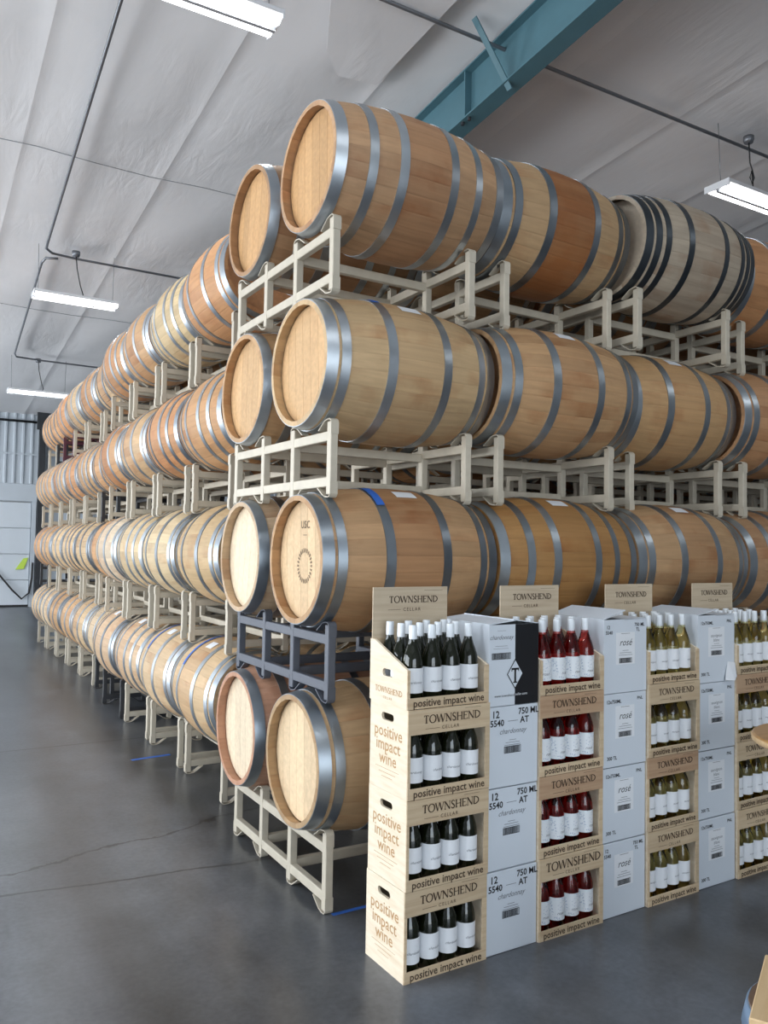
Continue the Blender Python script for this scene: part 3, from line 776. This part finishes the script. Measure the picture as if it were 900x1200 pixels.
for (k, n), (rx, ry, yaw) in right.items():
    tone = SLATE if (k, n) == (1, 0) else CREAM
    cname = 'dark slate' if (k, n) == (1, 0) else 'cream'
    if n == 0: rl = f'{cname} two-barrel steel rack under the {TIER[k]} at the stack corner by the crates'
    else: rl = f'cream steel rack under the {TIER[k]}, {ORD[n]} from the stack corner along the crates'
    rack(rx, ry, k * PITCH, yaw, rl, 'barrel racks along the crates side', tone)
    for j, cy in enumerate(CRADLE):
        front = j == 0
        tn = front_tone.get((k, n)) if front else {(0, 0): (.46, .25, .16), (1, 0): (.50, .36, .23)}.get((k, n))
        tn = tn or shade(R.choice([TAN, WARM, BROWN]), .9, 1.08)
        c_, s_ = math.cos(yaw), math.sin(yaw)
        bx_, by_ = .385 + n * .96 + R.uniform(-.003, .003), ry + c_ * cy
        lk = look.get((k, n), 'oak') if front else 'oak'
        lk = lk + ' ' if lk != 'oak' else ''
        if n == 0: lb = (f'{lk}oak barrel at the stack corner, {TIER[k]}, head facing aisle, beside the crates' if front else f'oak barrel at the stack corner, {TIER[k]}, head facing aisle, behind its crate-side neighbour')
        else: lb = (f'{lk}oak barrel in the {TIER[k]}, {ORD[n]} from the corner behind the crates' if front else f'oak barrel in the {TIER[k]}, second row from the crates, {ORD[n]} from the corner')
        ht = None
        if n == 0:
            ht = (.69, .52, .33) if k < 1 else (.66, .47, .28) if k < 2 else (.58, .37, .19) if k < 3 else (.52, .31, .145)  # lower heads painted paler for the low light; upper oak also oranger
            if not front and k < 2: ht = (.74, .61, .44)
        blue = None
        if (k, n, j) == (1, 0, 0): blue = (-.15, PI / 2 + .22, PI / 2 + .75)
        if (k, n, j) == (2, 0, 0): blue = (-.15, PI / 2 + .3, PI / 2 + .52)
        b = barrel(bx_, by_, k * PITCH + ZC, yaw, lb, 'barrels lying along the crates side', tn, front_hoop.get((k, n), R.choice('AABC')) if front else ('B' if n == 0 else 'A'),
               front_steel.get((k, n), STEEL) if front else (BRIGHT if k > 1 else DULL), detail=(front and n < 4) or n == 0, boards=(n == 0), headtone=ht, tag_paper=({1: .36, 2: .50}.get(k) if front and n < 4 else None), bluetape=blue, stretch=1.022,
               soak=({(3, 0): .35, (3, 1): .95, (1, 0): .4, (2, 1): .15, (1, 2): .25}.get((k, n), .1) if front else R.choice([0, .3])))
        if (k, n, j) == (1, 0, 0):
            # burnt-in cooper's ring and initials on the head
            bm = bmesh.new()
            for q in range(26):
                a = 2 * PI * q / 26
                for da in (-.035, .03):
                    p = [( .062 + e, a + da) for e in (0, .02)]
                    v = []
                    for (r_, a_), w_ in zip((p[0], p[1], p[1], p[0]), (-.03, -.03, .012, .012)):
                        v.append(bm.verts.new((0, r_ * math.cos(a_ + w_), r_ * math.sin(a_ + w_))))
                    f = bm.faces.new(v); f.normal_update()
                    if f.normal.x > 0: f.normal_flip()
            mk = mesh_of('burnt_ring', bm, 'ink'); obj('burnt_ring', mk, b, (-HX - .002, -.01, RB - .03), (0, 0, 0))
            obj('burnt_initials', text('USC', .05, 'ink', spacing=1.1), b, (-HX - .002, -.01, RB + .16), (PI / 2, 0, -PI / 2))
            obj('burnt_initials', text('—', .04, 'ink'), b, (-HX - .002, -.01, RB + .115), (PI / 2, 0, -PI / 2))

# aisle side: barrels lie along Y in long rows, two per rack
XL, YL, PY = .104, 1.680, .9337
dark_racks = {(0, 3): INK, (0, 4): INK, (2, 4): INK, (3, 7): MAROON, (3, 8): INK, (1, 9): INK}
tones_l = {0: [PALE, PALE, TAN, (.56, .42, .27), PALE], 1: [TAN, PALE, (.58, .45, .30), WARM, PALE], 2: [WARM, ORANGE, TAN, (.52, .33, .18), PALE], 3: [ORANGE, PALE, WARM, TAN, (.46, .30, .17)]}
first_l = {(3, 0): (.50, .26, .12), (3, 1): (.52, .39, .22), (3, 2): TAN, (3, 3): WARM, (2, 0): WARM, (2, 1): ORANGE, (2, 2): (.50, .33, .18), (2, 3): WARM, (1, 0): (.50, .35, .19), (1, 1): (.56, .43, .26), (1, 2): (.55, .41, .24), (1, 3): (.60, .48, .34), (0, 0): PALE, (0, 1): (.56, .40, .24), (0, 2): (.56, .39, .24), (0, 3): (.54, .37, .23)}
for k in range(4):
    for n in range(10):
        dx = 0.0 if n < 4 else .105
        if k == 3 and n >= 8: dx += .06
        rx = XL + dx + R.uniform(-.008, .008); ry = YL + n * PY + RD / 2 + (0 if n < 5 else 0)
        tone = dark_racks.get((k, n), CREAM)
        cn = {INK: 'black', MAROON: 'maroon'}.get(tone, 'cream')
        rack(rx, ry, k * PITCH, -PI / 2, f'{cn} steel rack under the {TIER[k]}, {ORD[n]} from the stack corner along the aisle', 'barrel racks along the aisle', tone)
        for j, cy in enumerate(CRADLE):
            outer = j == 0
            tn = first_l.get((k, n)) if outer else None
            tn = tn or shade(R.choice(tones_l[k]), .92, 1.08)
            lb = f'oak barrel in the aisle-side {TIER[k]}, ' + (f'outer row, {ORD[n]} from the stack corner' if outer else f'inner row, {ORD[n]} from the stack corner')
            blue = (-.15 if n < 3 else .15, PI - 1.9, PI - .5) if (k == 0 and outer and n in (0, 1)) else None
            barrel(rx + cy, ry + R.uniform(-.003, .003), k * PITCH + ZC, -PI / 2, lb, 'barrels in rows along the aisle', tn, R.choice('AABC'), R.choice([STEEL, BRIGHT, STEEL, DULL]),
                   detail=(outer and n < 4), tag_paper=(.40 if (outer and k == 0 and n < 5) else None), bluetape=blue, soak=R.choice([0, 0, .25, .5]) if k > 1 else R.choice([0, 0, 0, .2]))

# stacks standing behind the front ones, seen dark through the gaps of the racks
for c in range(4):
    for n in range(2):
        for k in range(4):
            rx, ry = 1.58 + c * 1.47 + R.uniform(-.005, .005), YL + n * PY + RD / 2
            rack(rx, ry, k * PITCH, -PI / 2, f'cream steel rack under the {TIER[k]} deep inside the stack, {ORD[c]} block inward, {ORD[n]} back', 'barrel racks deep inside the stack', CREAM)
            for j, cy in enumerate(CRADLE):
                tn = shade(R.choice([TAN, WARM, BROWN, ORANGE]), .85, 1.05)
                barrel(rx + cy, ry, k * PITCH + ZC, -PI / 2, f'oak barrel deep inside the stack, {TIER[k]}, {ORD[c * 2 + j]} inward, {ORD[n]} back', 'barrels deep inside the stack', tn, R.choice('AABC'), STEEL, detail=False)

# ------------------------------------------------------------------ wine crates, cases and bottles
CH, CD, WT = .335, .272, .011
def stadium(cx, cy, hw, hh, n=6):
    p = []
    for i in range(n + 1): a = -PI / 2 + PI * i / n; p.append((cx + hw - hh + hh * math.cos(a), cy + hh * math.sin(a)))
    for i in range(n + 1): a = PI / 2 + PI * i / n; p.append((cx - hw + hh + hh * math.cos(a), cy + hh * math.sin(a)))
    return p
def lines(parent, pts, mat, z_rot, w=.0012):
    pass
def print_bar(parent, x0, x1, z0, z1, y, mat):
    return obj('printed_line', box('printed_line', x0, x1, 0, .0004, z0, z1, mat), parent, (0, y - .0006, 0))

SIDE_LOW = panel('side_panel', [(0, 0), (CD, 0), (CD, CH - .001), (0, CH - .001)], [stadium(CD * .52, .285, .045, .0145)], WT, 'crate_side_lit')
SIDE_TOP = panel('side_panel', [(0, 0), (CD, 0), (CD, .240), (CD - .03, .240), (0, .148)], [stadium(CD * .50, .120, .040, .0145)], WT, 'crate_side_lit')
FRONT = (PI / 2, 0, 0); SIDE = (PI / 2, 0, -PI / 2)
WINE = ['chardonnay', 'rose', 'golden white', 'pale white']
BOXPOS = ['lowest', 'second lowest', 'third-up', 'open top']
def crate(x, y, z, yaw, w, lvl, ci):
    top = lvl == 3
    wn = ['chardonnay', 'rosé', 'golden wine beside the rosé cases', 'golden wine beyond the sauvignon cases'][ci]
    lb = f'pine wine crate of {wn}, {BOXPOS[lvl]} of its column'
    t = thing('wine_crate', lb, 'crate', (x, y, z), yaw, 'printed pine wine crates')
    # side panels: local X of the panel runs along Y, local Y up
    for sx in (WT / 2, w - WT / 2):
        s = obj('side_panel', SIDE_TOP if top else SIDE_LOW, t, (sx, 0, 0), (PI / 2, 0, PI / 2))
    obj('base', box('base', WT, w - WT, .004, CD, 0, .010, 'crate'), t)
    obj('back_panel', box('back_panel', WT, w - WT, CD - WT, CD, .010, CH - .002 if not top else .24, 'crate'), t)
    lip = obj('front_lip', box('front_lip', 0, w, -.006, .0, 0, .042, 'crate', .001), t)
    obj('lettering', text('positive impact wine', w * .105, 'ink', bold=.0006), lip, (w / 2, -.0072, .021), FRONT)
    if not top:
        brown = (ci, lvl) in ((1, 1), (1, 2), (2, 1), (3, 2), (3, 3)) or (ci == 0 and lvl == 9)
        hd = obj('header_panel', box('header_panel', 0, w, -.006, .0, CH - .095, CH - .002, 'crate', .001), t, mat='crate_brown' if brown else None)
        for xa, xb in ((0, .012), (w - .022, w)): obj('front_stile', box('front_stile', xa, xb, -.005, 0, .042, CH - .095, 'crate'), t)
        sc = 1.0 if not (ci == 1 and lvl == 0) else 1.22
        obj('lettering', serif_word('TOWNSHEND', w * .70 * sc, 'ink'), hd, (w * .53, -.0072, CH - .040), FRONT)
        obj('lettering', text('CELLAR', .019, 'ink', spacing=1.35), hd, (w * .50, -.0072, CH - .076), FRONT)
        print_bar(hd, w * .20, w * .37, CH - .0765, CH - .0753, -.006, 'ink')
        print_bar(hd, w * .68, w * .88, CH - .0125, CH - .0115, -.006, 'ink')
        # aisle-facing side print
        if ci == 0:
            for i, wd in enumerate(('positive', 'impact', 'wine')):
                obj('lettering', text(wd, .066, 'tanink', bold=.0004), t, (-.0006, CD * .50, .226 - i * .052), SIDE)
            for zz, wl in ((.084, .17), (.068, .12), (.052, .08)):
                obj('printed_line', box('printed_line', 0, .0004, -wl / 2, wl / 2, 0, .0015, 'tanink'), t, (-.0006, CD * .52, zz))
    else:
        # tall printed back card
        sg = obj('back_card', box('back_card', .006, w - .012, CD - .004, CD + .002, .02, .445, 'sign', .001), t)
        obj('lettering', serif_word('TOWNSHEND', w * .63, 'ink'), sg, (w * .53, CD - .0052, .394), FRONT)
        obj('lettering', text('CELLAR', .020, 'ink', spacing=1.35), sg, (w * .50, CD - .0052, .352), FRONT)
        print_bar(sg, w * .20, w * .36, .3515, .3527, CD - .004, 'ink'); print_bar(sg, w * .66, w * .9, .430, .431, CD - .004, 'ink')
        for xa, xb in ((0, .012), (w - .022, w)): obj('front_stile', box('front_stile', xa, xb, -.005, 0, .042, .146, 'crate'), t)
        if ci == 0:
            obj('lettering', serif_word('TOWNSHEND', .20, 'tanink'), t, (-.0006, CD * .47, .052), SIDE)
            obj('lettering', text('CELLAR', .015, 'tanink', spacing=1.35), t, (-.0006, CD * .50, .022), SIDE)
    return t

# bottle meshes
BR = .0405
GP = [(0, 0), (BR * .8, 0), (BR, .006), (BR, .150), (BR * .97, .165), (BR * .88, .182), (BR * .72, .202), (BR * .55, .220), (BR * .43, .237), (BR * .37, .252), (BR * .36, .290), (0, .290)]
GLASS = {g: lathe('glass', GP, 24, g) for g in ('glass_dark', 'glass_rose', 'glass_gold')}
CAPS = lathe('capsule', [(.0150, .238), (.0157, .240), (.0160, .262), (.0153, .296), (.0145, .300), (0, .300)], 16, 'capsule')
LBL = {m: lathe('wine_label', [(BR + .0006, .046), (BR + .0006, .140)], 20, m, 'Z', True, -PI / 2 - 1.9, -PI / 2 + 1.9) for m in ('paper', 'roselabel')}
PRINT = {0: wrap(text('chardonnay', .0135, 'greyink', shear=.4), BR + .0012, 'greyink'), 1: wrap(text('rosé', .0185, 'greyink', shear=.4), BR + .0012, 'greyink'),
         2: wrap(text('sauvignon', .011, 'greyink', shear=.3), BR + .0012, 'greyink'), 3: wrap(text('sauvignon', .010, 'greyink', shear=.3), BR + .0012, 'greyink')}
BLUELBL = None
GL = ['glass_dark', 'glass_rose', 'glass_gold', 'glass_gold']
BNAME = ['dark wine bottle', 'rosé bottle', 'golden wine bottle', 'golden wine bottle']
WHERE = ['chardonnay', 'rosé', 'golden wine', 'farthest wine']
def bottle(x, y, z, ci, lvl, yaw, row, q):
    lb = f'{BNAME[ci]} in the {BOXPOS[lvl]} {WHERE[ci]} crate, {["front", "second", "back"][row]} row, {ORD[q]} from the aisle'
    t = thing('wine_bottle', lb, 'bottle', (x, y, z), yaw, f'bottles in the {BOXPOS[lvl]} {WHERE[ci]} crate')
    obj('glass', GLASS[GL[ci]], t); obj('capsule', CAPS, t)
    l = obj('wine_label', LBL['roselabel' if ci == 1 else 'paper'], t)
    obj('lettering', PRINT[ci], l, (0, 0, .086 if ci != 1 else .075))
    return t

def barcode(parent, x, z, w, h, y, mat='black'):
    k = ('bar', round(w, 3), round(h, 3), mat)
    if k not in MC:
        bm = bmesh.new(); rr = random.Random(3)
        xx = -w / 2 + .004
        while xx < w / 2 - .006:
            ww = rr.choice((.0012, .002, .003)); add_box(bm, xx, xx + ww, 0, .0004, -h / 2 + .002, h / 2 - .002); xx += ww + rr.choice((.0012, .002))
        for a in ((-w / 2, w / 2, -h / 2, -h / 2 + .0018), (-w / 2, w / 2, h / 2 - .0018, h / 2), (-w / 2, -w / 2 + .0018, -h / 2, h / 2), (w / 2 - .0018, w / 2, -h / 2, h / 2)):
            add_box(bm, a[0], a[1], 0, .0004, a[2], a[3])
        MC[k] = mesh_of('barcode', bm, mat)
    return obj('barcode', MC[k], parent, (x, y - .0006, z))

def wine_case(x, y, z, yaw, w, lvl, ci):
    H, D = .3265, .335; top = lvl == 3
    nm = ['chardonnay', 'rosé', 'sauvignon blanc'][ci]
    desc = 'half black and half white case with diamond emblem' if (ci == 0 and top) else 'white carton case'
    lb = 'half black, half white chardonnay case with diamond emblem, topmost of its pile' if (ci == 0 and top) else f'{desc} of {nm}, {["lowest", "second lowest", "third from the floor", "topmost with raised flaps"][lvl]} of its pile'
    t = thing('wine_case', lb, 'case', (x, y, z), yaw, 'white wine cases between the crates')
    if top:
        bm = bmesh.new(); th = .005
        add_box(bm, 0, w, 0, th, 0, H); add_box(bm, 0, w, D - th, D, 0, H); add_box(bm, 0, th, th, D - th, 0, H); add_box(bm, w - th, w, th, D - th, 0, H); add_box(bm, th, w - th, th, D - th, 0, th)
        obj('carton', mesh_of('carton', bm, 'case'), t)
        obj('inner_flap', box('inner_flap', .006, w - .006, .01, .15, H - .03, H - .026, 'caseinner'), t)
        lift = [.10, .27, .17][ci]; fw = w * .52
        obj('flap', box('flap', 0, fw, 0, D, 0, .004, 'case'), t, (0, 0, H), (0, -lift, 0))
        obj('flap', box('flap', -fw, 0, 0, D, 0, .004, 'case'), t, (w, 0, H - .001), (0, .03 + (.10 if ci == 0 else -.05), 0))
    else:
        obj('carton', box('carton', 0, w, 0, D, .0015, H - .0030, 'case', .0015), t)
    Y = -.0004
    def tx(s, size, fx, z_, mat='black', **kw): return obj('lettering', text(s, size, mat, **kw), t, (w * fx, Y - .0003, z_), FRONT)
    if ci == 0 and top:
        bp = obj('black_print', box('black_print', w * .52, w + .0004, -.0006, .0002, 0, H, 'caseblack'), t)
        obj('black_print', box('black_print', w - .0002, w + .0006, 0, D, 0, H, 'caseblack'), t)
        tx('chardonnay', .026, .24, .275, 'greyink', shear=.4); barcode(t, w * .24, .200, .098, .026, Y)
        print_bar(t, w * .12, w * .36, .240, .2412, Y, 'greyink'); print_bar(t, w * .08, w * .38, .230, .231, Y, 'greyink'); print_bar(t, w * .16, w * .33, .302, .303, Y, 'greyink')
        bm = bmesh.new(); cx, cz_ = w * .52, .125
        def dia(s, yy): return [bm.verts.new((cx + a * s * .70, yy, cz_ + b * s)) for a, b in ((0, -1), (1, 0), (0, 1), (-1, 0))]
        bm.faces.new(dia(.062, -.0012)); em = obj('emblem', mesh_of('emblem', bm, 'black'), t)
        bm = bmesh.new(); bm.faces.new(dia(.055, -.0016)); obj('emblem_field', mesh_of('emblem_field', bm, 'case'), em)
        bm = bmesh.new(); bm.faces.new(dia(.050, -.0018)); 
        bm.free()
        bm = bmesh.new()
        for a in ((-.005, .005, -.034, .022), (-.020, .020, .016, .024), (-.020, -.016, .010, .02), (.016, .020, .010, .02), (-.011, .011, -.037, -.032)):
            bm.faces.new([bm.verts.new((cx + p, -.0020, cz_ + q)) for p, q in ((a[0], a[2]), (a[1], a[2]), (a[1], a[3]), (a[0], a[3]))])
        obj('emblem_letter', mesh_of('emblem_letter', bm, 'black'), em)
        obj('lettering', text('www.townshend', .0155, 'black', spacing=1.0, align='RIGHT'), t, (w * .515, -.0010, .040), FRONT)
        obj('lettering', text('cellar.com', .0155, 'paper', spacing=1.0, align='LEFT'), t, (w * .525, -.0012, .042), FRONT)
        return t
    fx = .50 if ci else .48
    if ci == 0:
        tx('12', .040, .14, .292, bold=.0008); tx('5540', .036, .17, .257, bold=.0008); tx('750 ML', .036, .80, .297, bold=.0008); tx('AT', .036, .72, .262, bold=.0008)
        tx('chardonnay', .030, fx, .222, 'greyink', shear=.4); barcode(t, w * fx, .148, .088, .028, Y)
    else:
        big = ci == 1 and lvl in (0, 3)
        if big: tx('12', .022, .10, .292, bold=.0004); tx('5540', .022, .12, .268, bold=.0004); tx('750 ML', .022, .83, .300, bold=.0004); tx('TL', .022, .79, .278, bold=.0004)
        else: tx('12x750ML', .022, .24, .288, bold=.0004); tx('PNL', .021, .85, .294, bold=.0004); tx('300 TL', .022, .20, .040, bold=.0004)
        obj('case_label', box('case_label', w * .28, w * .72, -.0005, .0003, .125, .268, 'paper'), t)
        if ci == 1: tx('rosé', .044, fx, .222, 'black', shear=.35)
        else: tx('sauvignon', .022, fx, .226, 'greyink', shear=.1); tx('blanc', .022, fx, .204, 'greyink', shear=.1)
        barcode(t, w * fx, .142, .082, .022, Y - .0002)
    for zz, hw in ((.262, .10), (.186, .07), (.176, .14), (.166, .16)):
        print_bar(t, w * (fx - hw), w * (fx + hw), zz, zz + .0016, Y - .0004, 'greyink')
    if ci == 2 and top:
        # torn carton corner curling off
        bm = bmesh.new(); pts = [(w * .80, -.001, .095), (w + .001, -.001, .085), (w * 1.0, -.012, .02), (w * .90, -.022, .002), (w * .68, -.012, .004)]
        v = [bm.verts.new(p) for p in pts]; u2 = [bm.verts.new((p[0], p[1] - .002, p[2])) for p in pts]
        bm.faces.new(v); bm.faces.new(u2[::-1])
        for i in range(5): bm.faces.new((v[i], u2[i], u2[(i + 1) % 5], v[(i + 1) % 5]))
        bmesh.ops.recalc_face_normals(bm, faces=bm.faces); obj('torn_corner', mesh_of('torn_corner', bm, 'paper'), t)
    return t

YAW = .022
def yfront(x): return -.648 + YAW * x
crates = [(.000, .388), (.662, .372), (1.322, .356), (1.972, .360)]
cases = [(.394, .262), (1.040, .276), (1.684, .282)]
for ci, (cx0, w) in enumerate(crates):
    for lvl in range(4):
        jx = R.uniform(-.003, .003); yw = YAW + R.uniform(-.006, .006)
        z = lvl * CH; y = yfront(cx0) + R.uniform(-.003, .003)
        crate(cx0 + jx, y, z, yw, w, lvl, ci)
        step = (w - 2 * WT - .012) / 4
        rows = 3 if lvl == 3 else 2
        for r_ in range(rows):
            for q in range(4):
                lx = WT + .002 + step * (q + .5); ly = .050 + r_ * .0838
                gx = cx0 + jx + lx * math.cos(yw) - ly * math.sin(yw); gy = y + lx * math.sin(yw) + ly * math.cos(yw)
                bottle(gx, gy, z + .0105, ci, lvl, yw + R.uniform(-.3, .3), r_, q)
for ci, (cx0, w) in enumerate(cases):
    for lvl in range(4):
        wine_case(cx0 + R.uniform(-.002, .002), yfront(cx0) + .006 + R.uniform(-.003, .004), lvl * .3268, YAW + R.uniform(-.005, .005), w, lvl, ci)

# ------------------------------------------------------------------ floor tape and the furniture at the frame's edge
tag(obj('floor_tape', box('floor_tape', 0, .55, -.012, .012, 0, .0008, 'bluetape'), None, (.03, -.01, .0002), (0, 0, .02)), 'blue tape strip on the floor beside the corner rack foot', 'tape')
tag(obj('floor_tape', box('floor_tape', 0, .30, -.02, .02, 0, .0008, 'bluetape'), None, (-.14, 2.97, .0002), (0, 0, .12)), 'faded blue tape strip on the floor under the aisle-side racks', 'tape')

def round_table(x, y, label):
    t = thing('round_table', label, 'table', (x, y, 0))
    obj('table_top', lathe('table_top', [(0, .885), (.345, .885), (.352, .880), (.352, .857), (.345, .851), (0, .851)], 48, 'tabletop', 'Z', False), t)
    obj('edge_band', lathe('edge_band', [(.350, .879), (.3545, .877), (.3545, .859), (.350, .857)], 48, 'pine'), t)
    obj('pedestal', lathe('pedestal', [(0, .03), (.045, .03), (.04, .06), (.035, .45), (.045, .825), (.12, .851), (0, .851)], 20, 'dark'), t)
    obj('foot', lathe('foot', [(0, 0), (.22, 0), (.22, .012), (.06, .035), (0, .035)], 32, 'dark'), t)
round_table(1.60, -1.385, 'round varnished wooden table in front of the farthest crate column')

def stool(x, y, label):
    t = thing('barrel_stool', label, 'stool', (x, y, 0))
    H = .44; n = 20
    f = lambda z: .195 + .03 * (1 - ((z - .22) / .22) ** 2)
    bm = bmesh.new(); rows = []; da = PI / n * .98
    for i in range(7):
        z = H * i / 6; r = f(z)
        rows.append([bm.verts.new((rr * math.cos(a), rr * math.sin(a), z)) for a, rr in ((-da, r), (0, r + .001), (da, r), (da, r - .02), (-da, r - .02))])
    for p, q in zip(rows, rows[1:]):
        for j in range(5): bm.faces.new((p[j], p[(j + 1) % 5], q[(j + 1) % 5], q[j]))
    bm.faces.new(rows[0]); bm.faces.new(rows[-1][::-1]); bmesh.ops.recalc_face_normals(bm, faces=bm.faces)
    sm = mesh_of('stave', bm, 'stave')
    for k in range(n): obj('stave', sm, t, (0, 0, 0), (0, 0, 2 * PI * k / n), (.16, .11, .08))
    for z0 in (.005, .12, .27, .38):
        obj('hoop', lathe('hoop', [(f(z0) + .0, z0), (f(z0) + .005, z0), (f(z0 + .055) + .005, z0 + .055), (f(z0 + .055), z0 + .055)], 40, 'bluehoop'), t)
    for i in range(2):
        obj('seat_board', box('seat_board', -.175, .20, -.19 + .184 * i, -.008 + .184 * i, H, H + .022, 'pine', .003), t, (0, 0, .002), (0, 0, .504))
stool(.445, -2.0, 'low barrel stool with blue steel hoops and pale pine seat boards')
